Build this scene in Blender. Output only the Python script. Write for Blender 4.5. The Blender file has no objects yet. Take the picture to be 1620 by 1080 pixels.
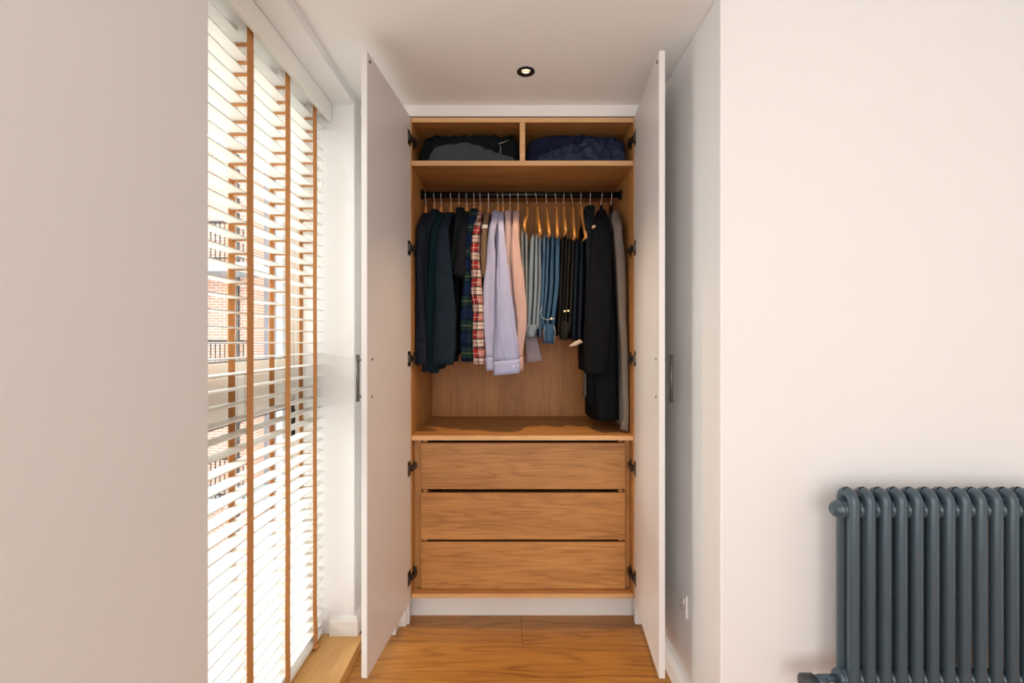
import bpy, math, random
from mathutils import Vector, noise
random.seed(7)
sc = bpy.context.scene
C = sc.collection
F, H = 757.0, 1.36                      # focal length in px of the 1620 px frame, eye height

# ------------------------------------------------------------------ camera, sky, lights, exposure
cam = bpy.data.cameras.new('camera'); cam.sensor_width = 36.0; cam.lens = F / 1620 * 36
cam.clip_start = 0.02
cam_o = bpy.data.objects.new('camera', cam); C.objects.link(cam_o)
cam_o.location = (0, 0, H); cam_o.rotation_euler = (math.pi / 2, 0, 0)
sc.camera = cam_o

world = bpy.data.worlds.new('overcast_sky'); sc.world = world; world.use_nodes = True
bg = world.node_tree.nodes['Background']
bg.inputs['Color'].default_value = (1.0, 0.985, 0.95, 1); bg.inputs['Strength'].default_value = 5.0

def area_light(name, loc, rot, sx, sy, power, col):
    l = bpy.data.lights.new(name, 'AREA'); l.shape = 'RECTANGLE'; l.size = sx; l.size_y = sy
    l.energy = power; l.color = col
    o = bpy.data.objects.new(name, l); C.objects.link(o); o.location = loc; o.rotation_euler = rot
    return o
# added soft fill behind the camera; the wall there has no window
area_light('rear_fill_light', (0.35, -2.4, 1.45), (math.pi / 2, 0, 0), 2.1, 2.0, 36, (1.0, 0.975, 0.965))
# added side fill near the camera, brightening the radiator wall; no opening is built
area_light('side_fill_light', (-0.69, -0.75, 1.35), (0, math.radians(-90), 0), 2.0, 1.1, 20, (1.0, 0.985, 0.97))
# hazy sun low beyond the window
sun = bpy.data.lights.new('hazy_sun', 'SUN'); sun.energy = 3.2; sun.angle = math.radians(14); sun.color = (1.0, 0.965, 0.91)
suno = bpy.data.objects.new('hazy_sun', sun); C.objects.link(suno); suno.location = (-6, -1, 5)
suno.rotation_euler = Vector((0.85, 0.33, -0.42)).to_track_quat('-Z', 'Y').to_euler()
# warm ceiling downlight in front of the wardrobe
DLX, DLY, CEIL = 0.057, 1.971, 2.472
sp = bpy.data.lights.new('downlight_beam', 'SPOT'); sp.energy = 40; sp.color = (1.0, 0.66, 0.36)
sp.spot_size = math.radians(86); sp.spot_blend = 0.9; sp.shadow_soft_size = 0.018
spo = bpy.data.objects.new('downlight_beam', sp); C.objects.link(spo); spo.location = (DLX, DLY, CEIL - 0.004)

vs = sc.view_settings
vs.view_transform = 'Standard'; vs.look = 'None'; vs.gamma = 1.0; vs.exposure = 0.40
vs.use_curve_mapping = False

# ------------------------------------------------------------------ helpers
def P(x, y, d):
    "point of the place seen at photo pixel (x, y) at depth d"
    return Vector(((x - 810) * d / F, d, H + (540 - y) * d / F))

class MB:
    def __init__(s): s.v = []; s.f = []; s.uv = []; s.smooth = True
    def box(s, x0, x1, y0, y1, z0, z1):
        b = len(s.v)
        s.v += [Vector((x, y, z)) for x in (x0, x1) for y in (y0, y1) for z in (z0, z1)]
        for q in ((0, 1, 3, 2), (4, 6, 7, 5), (0, 4, 5, 1), (2, 3, 7, 6), (0, 2, 6, 4), (1, 5, 7, 3)):
            s.f.append([b + i for i in q]); s.uv.append(None)
        return s
    def loft(s, rings, caps=True, scale=1.0):
        b = len(s.v); n = len(rings[0]); v = 0.0; vv = []; uu = []
        for i, r in enumerate(rings):
            if i:
                c0 = sum(rings[i - 1], Vector()) / n; c1 = sum(r, Vector()) / n; v += (c1 - c0).length
            vv.append(v); u = 0.0; ul = [0.0]
            for j in range(n): u += (r[(j + 1) % n] - r[j]).length; ul.append(u)
            uu.append(ul); s.v += r
        for i in range(len(rings) - 1):
            for j in range(n):
                k = (j + 1) % n
                s.f.append([b + i * n + j, b + i * n + k, b + (i + 1) * n + k, b + (i + 1) * n + j])
                s.uv.append([(uu[i][j], vv[i]), (uu[i][j + 1], vv[i]), (uu[i + 1][j + 1], vv[i + 1]), (uu[i + 1][j], vv[i + 1])])
        if caps:
            s.f.append([b + j for j in range(n)][::-1]); s.uv.append(None)
            e = b + (len(rings) - 1) * n
            s.f.append([e + j for j in range(n)]); s.uv.append(None)
        return s
    def tube(s, pts, r, n=10, caps=True):
        pts = [Vector(p) for p in pts]; rings = []; ref = None
        for i, p in enumerate(pts):
            t = (pts[min(i + 1, len(pts) - 1)] - pts[max(i - 1, 0)]).normalized()
            if ref is None: ref = Vector((1, 0, 0)) if abs(t.x) < 0.9 else Vector((0, 1, 0))
            a = (ref - t * ref.dot(t)).normalized(); bb = t.cross(a); ref = a
            rr = r[i] if isinstance(r, (list, tuple)) else r
            rings.append([p + a * rr * math.cos(2 * math.pi * k / n) + bb * rr * math.sin(2 * math.pi * k / n) for k in range(n)])
        return s.loft(rings, caps)
    def bar(s, pts, w, h):
        "flat bar along pts; w across x, h across the normal in the yz plane"
        pts = [Vector(p) for p in pts]; rings = []
        for i, p in enumerate(pts):
            t = (pts[min(i + 1, len(pts) - 1)] - pts[max(i - 1, 0)]).normalized()
            a = Vector((1, 0, 0)); a = (a - t * a.dot(t)).normalized(); bb = t.cross(a)
            ww = w[i] if isinstance(w, (list, tuple)) else w; hh = h[i] if isinstance(h, (list, tuple)) else h
            rings.append([p + a * ww / 2 * cx + bb * hh / 2 * cy for cx, cy in ((1, .6), (.6, 1), (-.6, 1), (-1, .6), (-1, -.6), (-.6, -1), (.6, -1), (1, -.6))])
        return s.loft(rings)

def wloc(o):
    v = Vector()
    while o: v += o.location; o = o.parent
    return v
def obj(name, mb, m, parent=None, bevel=0.0, smooth=None, kind=None, label=None):
    off = wloc(parent)
    me = bpy.data.meshes.new(name)
    me.from_pydata([tuple(p - off) for p in mb.v], [], mb.f); me.update()
    if any(u for u in mb.uv):
        ul = me.uv_layers.new(name='UVMap')
        for poly, u in zip(me.polygons, mb.uv):
            for k, li in enumerate(poly.loop_indices):
                ul.data[li].uv = u[k] if u else (0, 0)
    sm = smooth if smooth is not None else any(u for u in mb.uv)
    if sm: me.polygons.foreach_set('use_smooth', [len(p.vertices) <= 4 for p in me.polygons])
    o = bpy.data.objects.new(name, me); C.objects.link(o); me.materials.append(m)
    if parent: o.parent = parent
    if bevel:
        bv = o.modifiers.new('bevel', 'BEVEL'); bv.width = bevel; bv.segments = 2; bv.limit_method = 'ANGLE'
        bv.harden_normals = False
    if kind: o['kind'] = kind
    if label: o['label'] = label
    return o
def tag(o, label, cat, group=None):
    o['label'] = label; o['category'] = cat
    if group: o['group'] = group
    return o
def thing(name, label, cat, loc, group=None):
    o = bpy.data.objects.new(name, None); C.objects.link(o); o.location = loc; o.empty_display_size = 0.05
    return tag(o, label, cat, group)
def struct(name, mb, m, bevel=0.0):
    return obj(name, mb, m, None, bevel, kind='structure')

# ------------------------------------------------------------------ materials
def mat(name, col, rough=0.5, metal=0.0, spec=0.5, noise_amt=0.0, noise_scale=8, bump=0.0, bump_scale=200, sheen=0.0):
    m = bpy.data.materials.new(name); m.use_nodes = True; nt = m.node_tree; N = nt.nodes; L = nt.links
    b = N['Principled BSDF']
    b.inputs['Base Color'].default_value = (*col, 1); b.inputs['Roughness'].default_value = rough
    b.inputs['Metallic'].default_value = metal; b.inputs['Specular IOR Level'].default_value = spec
    if sheen: b.inputs['Sheen Weight'].default_value = sheen
    tc = N.new('ShaderNodeTexCoord')
    nz = N.new('ShaderNodeTexNoise'); nz.inputs['Scale'].default_value = noise_scale; nz.inputs['Detail'].default_value = 5
    L.new(tc.outputs['Object'], nz.inputs['Vector'])
    mx = N.new('ShaderNodeMix'); mx.data_type = 'RGBA'
    k = noise_amt
    mx.inputs['A'].default_value = tuple(c * (1 - k) for c in col) + (1,); mx.inputs['B'].default_value = tuple(min(1, c * (1 + k)) for c in col) + (1,)
    L.new(nz.outputs['Fac'], mx.inputs['Factor']); L.new(mx.outputs['Result'], b.inputs['Base Color'])
    if bump:
        n2 = N.new('ShaderNodeTexNoise'); n2.inputs['Scale'].default_value = bump_scale; n2.inputs['Detail'].default_value = 3
        L.new(tc.outputs['Object'], n2.inputs['Vector'])
        bp = N.new('ShaderNodeBump'); bp.inputs['Strength'].default_value = bump; bp.inputs['Distance'].default_value = 0.002
        L.new(n2.outputs['Fac'], bp.inputs['Height']); L.new(bp.outputs['Normal'], b.inputs['Normal'])
    return m

def wood(name, dark, light, axis='x', scale=1.0, rough=0.45, ring=1.0, contrast=1.0):
    m = bpy.data.materials.new(name); m.use_nodes = True; nt = m.node_tree; N = nt.nodes; L = nt.links
    b = N['Principled BSDF']; b.inputs['Roughness'].default_value = rough
    tc = N.new('ShaderNodeTexCoord'); oi = N.new('ShaderNodeObjectInfo')
    va = N.new('ShaderNodeVectorMath'); va.operation = 'MULTIPLY_ADD'
    va.inputs[1].default_value = (1, 1, 1)
    mr = N.new('ShaderNodeVectorMath'); mr.operation = 'SCALE'; mr.inputs[0].default_value = (7.3, 3.1, 5.7)
    L.new(oi.outputs['Random'], mr.inputs['Scale'])
    L.new(tc.outputs['Object'], va.inputs[0]); L.new(mr.outputs[0], va.inputs[2])
    mp = N.new('ShaderNodeMapping'); L.new(va.outputs[0], mp.inputs['Vector'])
    s = {'x': (0.55, 5, 5), 'y': (5, 0.55, 5), 'z': (5, 5, 0.55)}[axis]
    mp.inputs['Scale'].default_value = tuple(k * scale for k in s)
    # broad growth rings distorted into cathedral figures
    n0 = N.new('ShaderNodeTexNoise'); n0.inputs['Scale'].default_value = 1.6; n0.inputs['Detail'].default_value = 2
    L.new(mp.outputs[0], n0.inputs['Vector'])
    ml = N.new('ShaderNodeMath'); ml.operation = 'MULTIPLY'; ml.inputs[1].default_value = 70 * ring
    L.new(n0.outputs['Fac'], ml.inputs[0])
    sn = N.new('ShaderNodeMath'); sn.operation = 'SINE'; L.new(ml.outputs[0], sn.inputs[0])
    r1 = N.new('ShaderNodeMapRange'); r1.inputs['From Min'].default_value = -1; r1.inputs['From Max'].default_value = 1
    L.new(sn.outputs[0], r1.inputs['Value'])
    pw = N.new('ShaderNodeMath'); pw.operation = 'POWER'; pw.inputs[1].default_value = 4; L.new(r1.outputs['Result'], pw.inputs[0])
    # fine pores along the grain
    mp2 = N.new('ShaderNodeMapping'); L.new(va.outputs[0], mp2.inputs['Vector'])
    s2 = {'x': (6, 260, 260), 'y': (260, 6, 260), 'z': (260, 260, 6)}[axis]
    mp2.inputs['Scale'].default_value = s2
    n2 = N.new('ShaderNodeTexNoise'); n2.inputs['Scale'].default_value = 1; n2.inputs['Detail'].default_value = 4
    L.new(mp2.outputs[0], n2.inputs['Vector'])
    n3 = N.new('ShaderNodeTexNoise'); n3.inputs['Scale'].default_value = 2.2; n3.inputs['Detail'].default_value = 3
    L.new(mp.outputs[0], n3.inputs['Vector'])
    def mul(a, k):
        q = N.new('ShaderNodeMath'); q.operation = 'MULTIPLY'; L.new(a, q.inputs[0]); q.inputs[1].default_value = k; return q.outputs[0]
    def add(a, c):
        q = N.new('ShaderNodeMath'); q.operation = 'ADD'; L.new(a, q.inputs[0]); L.new(c, q.inputs[1]); return q.outputs[0]
    f = add(add(mul(pw.outputs[0], -0.10 * contrast), mul(n2.outputs['Fac'], 0.70)), mul(n3.outputs['Fac'], 0.48))
    cr = N.new('ShaderNodeValToRGB'); cr.color_ramp.elements[0].position = 0.25; cr.color_ramp.elements[1].position = 0.85
    cr.color_ramp.elements[0].color = (*dark, 1); cr.color_ramp.elements[1].color = (*light, 1)
    L.new(f, cr.inputs['Fac'])
    hs = N.new('ShaderNodeHueSaturation'); L.new(cr.outputs['Color'], hs.inputs['Color'])
    rv = N.new('ShaderNodeMapRange'); rv.inputs['To Min'].default_value = 0.9; rv.inputs['To Max'].default_value = 1.08
    L.new(oi.outputs['Random'], rv.inputs['Value']); L.new(rv.outputs['Result'], hs.inputs['Value'])
    L.new(hs.outputs['Color'], b.inputs['Base Color'])
    bp = N.new('ShaderNodeBump'); bp.inputs['Strength'].default_value = 0.15; bp.inputs['Distance'].default_value = 0.001
    L.new(n2.outputs['Fac'], bp.inputs['Height']); L.new(bp.outputs['Normal'], b.inputs['Normal'])
    return m

def cloth(name, col, col2=None, pattern=None, period=0.006, rough=0.9, var=0.25, sheen=0.0):
    "woven cloth; pattern works on the cloth's own UV in metres"
    m = bpy.data.materials.new(name); m.use_nodes = True; nt = m.node_tree; N = nt.nodes; L = nt.links
    b = N['Principled BSDF']; b.inputs['Roughness'].default_value = rough; b.inputs['Specular IOR Level'].default_value = 0.06 if rough > 0.6 else 0.18
    b.inputs['Sheen Weight'].default_value = sheen; b.inputs['Sheen Roughness'].default_value = 0.5
    tc = N.new('ShaderNodeTexCoord'); sx = N.new('ShaderNodeSeparateXYZ'); L.new(tc.outputs['UV'], sx.inputs[0])
    def math_(op, a, c):
        q = N.new('ShaderNodeMath'); q.operation = op
        for i, t in enumerate((a, c)):
            if t is None: continue
            if isinstance(t, (int, float)): q.inputs[i].default_value = t
            else: L.new(t, q.inputs[i])
        return q.outputs[0]
    def frac(a, p): return math_('FRACT', math_('DIVIDE', a, p), None)
    def mixc(fac, a, c):
        q = N.new('ShaderNodeMix'); q.data_type = 'RGBA'
        if isinstance(fac, (int, float)): q.inputs['Factor'].default_value = fac
        else: L.new(fac, q.inputs['Factor'])
        for k, t in (('A', a), ('B', c)):
            if isinstance(t, tuple): q.inputs[k].default_value = (*t[:3], 1)
            else: L.new(t, q.inputs[k])
        return q.outputs['Result']
    def band(a, lo, hi): return math_('MULTIPLY', math_('GREATER_THAN', a, lo), math_('LESS_THAN', a, hi))
    u, v = sx.outputs['X'], sx.outputs['Y']
    col2 = col2 or tuple(c * 0.6 for c in col)
    if pattern == 'stripe': base = mixc(math_('GREATER_THAN', frac(u, period), 0.6), col, col2)
    elif pattern == 'check':
        f = math_('ADD', math_('GREATER_THAN', frac(u, period), 0.55), math_('GREATER_THAN', frac(v, period), 0.55))
        base = mixc(math_('MULTIPLY', f, 0.5), col, col2)
    elif pattern == 'twill':
        base = mixc(math_('GREATER_THAN', frac(math_('ADD', u, math_('MULTIPLY', v, 0.8)), period), 0.55), col, col2)
    elif pattern == 'hound':
        f = math_('ABSOLUTE', math_('SUBTRACT', math_('GREATER_THAN', frac(u, period), 0.5), math_('GREATER_THAN', frac(v, period), 0.5)), None)
        base = mixc(f, col, col2)
    elif pattern == 'plaid':
        fv, fu = frac(v, 0.084), frac(math_('ADD', u, 0.012), 0.084)
        red, white, dark = (0.30, 0.018, 0.022), (0.60, 0.52, 0.46), (0.035, 0.028, 0.03)
        c1 = mixc(band(fv, 0.46, 0.96), red, white); c2 = mixc(band(fu, 0.5, 0.95), red, white)
        base = mixc(0.36, c1, c2)
        for lo, hi, a in ((0.40, 0.50, fv), (0.88, 0.99, fv), (0.66, 0.70, fv), (0.42, 0.47, fu), (0.93, 0.98, fu)):
            base = mixc(math_('MULTIPLY', band(a, lo, hi), 0.85), base, dark)
        for c0, a in ((0.2, fv), (0.2, fu), (0.72, fu)):
            base = mixc(math_('MULTIPLY', band(a, c0, c0 + 0.035), 0.75), base, white if c0 < 0.5 else red)
    elif pattern == 'tartan':
        fv, fu = frac(v, 0.12), frac(u, 0.12)
        navy, green, blk = (0.008, 0.020, 0.058), (0.018, 0.045, 0.026), (0.006, 0.009, 0.013)
        c1 = mixc(band(fv, 0.1, 0.5), navy, green); c2 = mixc(band(fu, 0.15, 0.55), navy, green)
        base = mixc(0.4, c1, c2)
        for lo, hi, a in ((0.0, 0.08, fv), (0.5, 0.58, fv), (0.0, 0.08, fu), (0.55, 0.62, fu)):
            base = mixc(math_('MULTIPLY', band(a, lo, hi), 0.7), base, blk)
        base = mixc(math_('MULTIPLY', band(fv, 0.28, 0.31), 0.5), base, (0.25, 0.25, 0.08))
    else: base = col
    nz = N.new('ShaderNodeTexNoise'); nz.inputs['Scale'].default_value = 9; nz.inputs['Detail'].default_value = 6
    L.new(tc.outputs['Object'], nz.inputs['Vector'])
    n2 = N.new('ShaderNodeTexNoise'); n2.inputs['Scale'].default_value = 420; n2.inputs['Detail'].default_value = 2
    L.new(tc.outputs['Object'], n2.inputs['Vector'])
    g = math_('ADD', math_('MULTIPLY', nz.outputs['Fac'], var), math_('MULTIPLY', n2.outputs['Fac'], var * 1.6))
    g = math_('ADD', g, 1 - var * 1.3)
    vm = N.new('ShaderNodeVectorMath'); vm.operation = 'SCALE'
    if isinstance(base, tuple): vm.inputs[0].default_value = base
    else: L.new(base, vm.inputs[0])
    L.new(g, vm.inputs['Scale']); L.new(vm.outputs[0], b.inputs['Base Color'])
    bp = N.new('ShaderNodeBump'); bp.inputs['Strength'].default_value = 0.35; bp.inputs['Distance'].default_value = 0.0012
    L.new(n2.outputs['Fac'], bp.inputs['Height']); L.new(bp.outputs['Normal'], b.inputs['Normal'])
    return m

def denim(name, col, fade): return cloth(name, col, fade, 'twill', 0.0035, 0.9, 0.5)

M = {}
M['wall'] = mat('painted_plaster', (0.822, 0.818, 0.813), 0.75, noise_amt=0.012, noise_scale=3, bump=0.06, bump_scale=350)
M['ceiling'] = mat('ceiling_paint', (0.885, 0.88, 0.87), 0.8, noise_amt=0.01, bump=0.04, bump_scale=300)
M['trim'] = mat('white_satin_trim', (0.84, 0.82, 0.80), 0.4, noise_amt=0.01)
M['door'] = mat('satin_door_lacquer', (0.735, 0.705, 0.69), 0.42, noise_amt=0.01)
M['frame'] = mat('window_frame_paint', (0.84, 0.83, 0.80), 0.35, noise_amt=0.01)
M['slat'] = mat('cream_painted_slat', (0.86, 0.84, 0.79), 0.4, noise_amt=0.015)
M['tape'] = mat('tan_ladder_tape', (0.56, 0.245, 0.075), 0.85, noise_amt=0.12, noise_scale=60, bump=0.4, bump_scale=900)
M['cord'] = mat('white_cord', (0.75, 0.72, 0.66), 0.7, noise_amt=0.05)
oak_d, oak_l = (0.25, 0.097, 0.024), (0.69, 0.34, 0.110)
M['oak_x'] = wood('oak_veneer_along', oak_d, oak_l, 'x')
M['oak_z'] = wood('oak_veneer_upright', oak_d, oak_l, 'z')
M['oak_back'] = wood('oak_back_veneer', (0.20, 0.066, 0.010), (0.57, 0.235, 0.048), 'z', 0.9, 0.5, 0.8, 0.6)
M['oak_y'] = wood('oak_veneer_deep', oak_d, oak_l, 'y')
M['oak_edge'] = wood('oak_edging', (0.52, 0.28, 0.115), (0.80, 0.49, 0.235), 'x')
M['oak_floor'] = wood('oak_floor_board', (0.21, 0.070, 0.010), (0.62, 0.285, 0.060), 'x', 0.75, 0.38, 1.0, 1.5)
M['oak_sill'] = wood('oak_sill_board', (0.66, 0.34, 0.10), (0.84, 0.50, 0.19), 'y', 1.0, 0.4)
M['hanger'] = wood('hanger_beech', (0.50, 0.20, 0.045), (0.78, 0.38, 0.11), 'y', 1.0, 0.3)
M['black'] = mat('black_metal', (0.012, 0.012, 0.013), 0.38, 0.6, noise_amt=0.05)
M['hinge'] = mat('dark_nickel', (0.10, 0.09, 0.08), 0.32, 0.9, noise_amt=0.1)
M['steel'] = mat('brushed_steel', (0.62, 0.60, 0.57), 0.3, 1.0, noise_amt=0.05)
M['handle'] = mat('pewter', (0.13, 0.122, 0.11), 0.4, 0.7, noise_amt=0.08)
M['gap'] = mat('dark_recess', (0.02, 0.013, 0.009), 0.9)
M['rad'] = mat('anthracite_blue_enamel', (0.052, 0.083, 0.107), 0.24, noise_amt=0.08, noise_scale=40, bump=0.08, bump_scale=700)
M['valve'] = mat('charcoal_valve', (0.035, 0.04, 0.045), 0.4, noise_amt=0.05)
M['plastic'] = mat('white_plastic', (0.78, 0.75, 0.73), 0.3)
M['brass'] = mat('brass_button', (0.75, 0.52, 0.22), 0.3, 1.0)
M['pearl'] = mat('pearl_button', (0.82, 0.82, 0.80), 0.25)
M['lining'] = mat('opening_shade', (0.008, 0.010, 0.018), 0.9)  # near-black colour standing in for shade inside the open waistbands
def emission(name, col, s):
    m = bpy.data.materials.new(name); m.use_nodes = True; b = m.node_tree.nodes['Principled BSDF']
    b.inputs['Base Color'].default_value = (0.1, 0.08, 0.05, 1)
    b.inputs['Emission Color'].default_value = (*col, 1); b.inputs['Emission Strength'].default_value = s; return m
M['lamp'] = emission('lit_lamp_glass', (1.0, 0.62, 0.32), 2.2)
def glass():
    m = bpy.data.materials.new('window_glass'); m.use_nodes = True; nt = m.node_tree; N = nt.nodes; L = nt.links
    N.remove(N['Principled BSDF']); tr = N.new('ShaderNodeBsdfTransparent'); gl = N.new('ShaderNodeBsdfGlossy')
    tr.inputs['Color'].default_value = (0.94, 0.97, 0.97, 1); gl.inputs['Roughness'].default_value = 0.02
    fr = N.new('ShaderNodeFresnel'); fr.inputs['IOR'].default_value = 1.45; mx = N.new('ShaderNodeMixShader')
    ge = N.new('ShaderNodeNewGeometry'); fb = N.new('ShaderNodeMath'); fb.operation = 'MULTIPLY_ADD'      # reflect on the entering face only
    fb.inputs[1].default_value = -1; fb.inputs[2].default_value = 1; L.new(ge.outputs['Backfacing'], fb.inputs[0])
    fm = N.new('ShaderNodeMath'); fm.operation = 'MULTIPLY'; L.new(fr.outputs[0], fm.inputs[0]); L.new(fb.outputs[0], fm.inputs[1])
    L.new(fm.outputs[0], mx.inputs['Fac']); L.new(tr.outputs[0], mx.inputs[1]); L.new(gl.outputs[0], mx.inputs[2])
    L.new(mx.outputs[0], N['Material Output'].inputs['Surface']); return m
M['glass'] = glass()
def brick():
    m = bpy.data.materials.new('red_brickwork'); m.use_nodes = True; nt = m.node_tree; N = nt.nodes; L = nt.links
    b = N['Principled BSDF']; b.inputs['Roughness'].default_value = 0.9
    tc = N.new('ShaderNodeTexCoord'); mp = N.new('ShaderNodeMapping'); mp.inputs['Rotation'].default_value = (math.pi / 2, 0, 0)
    L.new(tc.outputs['Object'], mp.inputs['Vector'])
    br = N.new('ShaderNodeTexBrick'); br.inputs['Scale'].default_value = 1.0
    br.inputs['Brick Width'].default_value = 0.225; br.inputs['Row Height'].default_value = 0.075; br.inputs['Mortar Size'].default_value = 0.008
    br.inputs['Color1'].default_value = (0.42, 0.19, 0.125, 1); br.inputs['Color2'].default_value = (0.33, 0.16, 0.12, 1)
    br.inputs['Mortar'].default_value = (0.60, 0.53, 0.47, 1)
    L.new(mp.outputs[0], br.inputs['Vector']); L.new(br.outputs['Color'], b.inputs['Base Color'])
    bp = N.new('ShaderNodeBump'); bp.inputs['Strength'].default_value = 0.5; bp.invert = True
    L.new(br.outputs['Fac'], bp.inputs['Height']); L.new(bp.outputs['Normal'], b.inputs['Normal']); return m
M['brick'] = brick()
M['render'] = mat('grey_render', (0.16, 0.16, 0.18), 0.8, noise_amt=0.05)
M['concrete'] = mat('pale_concrete', (0.22, 0.24, 0.26), 0.8, noise_amt=0.1)
M['pavement'] = mat('grey_pavement', (0.22, 0.22, 0.22), 0.9, noise_amt=0.1)

# ------------------------------------------------------------------ room shell
XW, XR, YN = -0.7115, 0.6615, 1.517       # window wall, alcove side wall, radiator wall face
RY0, RX1, YB = -2.6, 2.4, 2.92
mb = MB(); mb.box(-1.03, RX1 + .1, RY0 - .1, YB + .1, -0.12, -0.016)
floor = struct('floor', mb, M['oak_floor'])
y = 2.385; row = 0
while y > RY0:
    y0 = y - 0.240; splits = [0.045] if row == 0 else [random.uniform(-0.2, 0.2) - 1.45 if row % 2 == 0 else 1.15, 2.0 + 0.1 * (row % 3)]
    if row in (1, 2): splits = [1.2 + 0.4 * row]
    xs = [XW] + sorted(q for q in splits if XW < q < RX1) + [RX1]
    for a, b in zip(xs, xs[1:]):
        if y0 > YN and a >= XR - .01: continue
        b2 = min(b, XR) if y0 > YN - 0.2 and b > XR and y0 > YN else b
        pm = MB().box(a + .0006, b2 - .0006, y0 + .0006, y - .0006, -0.016, 0.0)
        obj('plank', pm, M['oak_floor'], floor, 0.0012)
    y = y0; row += 1
# ceiling with the round cut-out of the downlight
def ceiling_mesh():
    m = MB(); n = 32; r = 0.030
    x0, x1, y0, y1 = -1.03, RX1 + .1, RY0 - .1, YB + .1
    c = [Vector((DLX + r * math.cos(2 * math.pi * k / n), DLY + r * math.sin(2 * math.pi * k / n), CEIL)) for k in range(n)]
    # square collar around the hole, then four rectangles
    h = 0.08; sq = []
    for k in range(n):
        a = 2 * math.pi * k / n; s = h / max(abs(math.cos(a)), abs(math.sin(a)))
        sq.append(Vector((DLX + s * math.cos(a), DLY + s * math.sin(a), CEIL)))
    m.v = c + sq
    for k in range(n):
        j = (k + 1) % n; m.f.append([k, j, n + j, n + k]); m.uv.append(None)
    def rect(a0, a1, b0, b1, z=CEIL):
        b = len(m.v); m.v += [Vector((a0, b0, z)), Vector((a0, b1, z)), Vector((a1, b1, z)), Vector((a1, b0, z))]
        m.f.append([b, b + 1, b + 2, b + 3]); m.uv.append(None)
    rect(x0, DLX - h, y0, y1); rect(DLX + h, x1, y0, y1); rect(DLX - h, DLX + h, y0, DLY - h); rect(DLX - h, DLX + h, DLY + h, y1)
    rect(x0, x1, y0, y1, CEIL + 0.12)
    return m
struct('ceiling', ceiling_mesh(), M['ceiling'])
WY0, WY1, WZ = 1.122, 2.16, 2.43          # window recess
mb = MB(); mb.box(-1.03, XW, RY0, WY0, -0.02, CEIL); mb.box(-1.03, XW, WY1, YB, -0.02, CEIL); mb.box(-1.03, XW, WY0, WY1, WZ, CEIL)
struct('wall_left', mb, M['wall'], 0.003)
struct('wall_right', MB().box(XR, RX1, YN, YB, -0.02, CEIL), M['wall'], 0.005)
struct('wall_back', MB().box(XW, XR, YB - .03, YB + .1, -0.02, CEIL), M['wall'])
struct('wall_east', MB().box(RX1, RX1 + .1, RY0, YN, -0.02, CEIL), M['wall'])
struct('wall_front', MB().box(-1.03, RX1 + .1, RY0 - .1, RY0, -0.02, CEIL), M['wall'])

def skirting(y0, y1, face, z0, z1, th):
    "moulded skirting along y on a wall at x = face, board towards -x (th>0) or +x (th<0)"
    s = 1 if th > 0 else -1; t = abs(th)
    prof = [(0, z0), (-s * t, z0), (-s * t, z1 - .020), (-s * (t - .003), z1 - .016), (-s * (t - .006), z1 - .006), (-s * .006, z1), (0, z1)]
    return MB().loft([[Vector((face + a, yy, z)) for a, z in prof] for yy in (y0, y1)])
struct('baseboard_right', skirting(YN + .002, 2.25, XR - .0005, 0.0, 0.085, 0.024), M['trim']).data.polygons.foreach_set('use_smooth', [False] * 9)
# skirting of the recess end and its return past the corner
mb = MB()
pr = [(0, .0435), (.022, .0435), (.022, .107), (.019, .111), (.016, .121), (.006, .127), (0, .127)]
path = [((-0.817, WY1), (0, -1)), ((-0.6895 - .022, WY1), (1, -1)), ((-0.7115, 2.305), (1, 0))]
rings = [[Vector((c[0] + d[0] * a, c[1] + d[1] * a, z)) for a, z in pr] for c, d in path]
mb.loft(rings)
struct('baseboard_left', mb, M['trim']).data.polygons.foreach_set('use_smooth', [False] * len(mb.f))
# white surround of the wardrobe
struct('trim_1', MB().box(XW, XR, 2.250, 2.300, 2.419, CEIL), M['trim'], 0.002)
struct('trim_2', MB().box(XW, -0.494, 2.300, 2.330, 0.0, 2.419), M['trim'], 0.002)
struct('trim_3', MB().box(0.592, XR, 2.300, 2.330, 0.0, 2.419), M['trim'], 0.002)
struct('trim_4', MB().box(-0.688, -0.506, 2.282, 2.300, 0.0, 0.115), M['trim'], 0.003)
struct('trim_5', MB().box(-0.688, -0.538, 2.215, 2.281, 0.0, 0.045), M['trim'], 0.003)

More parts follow.
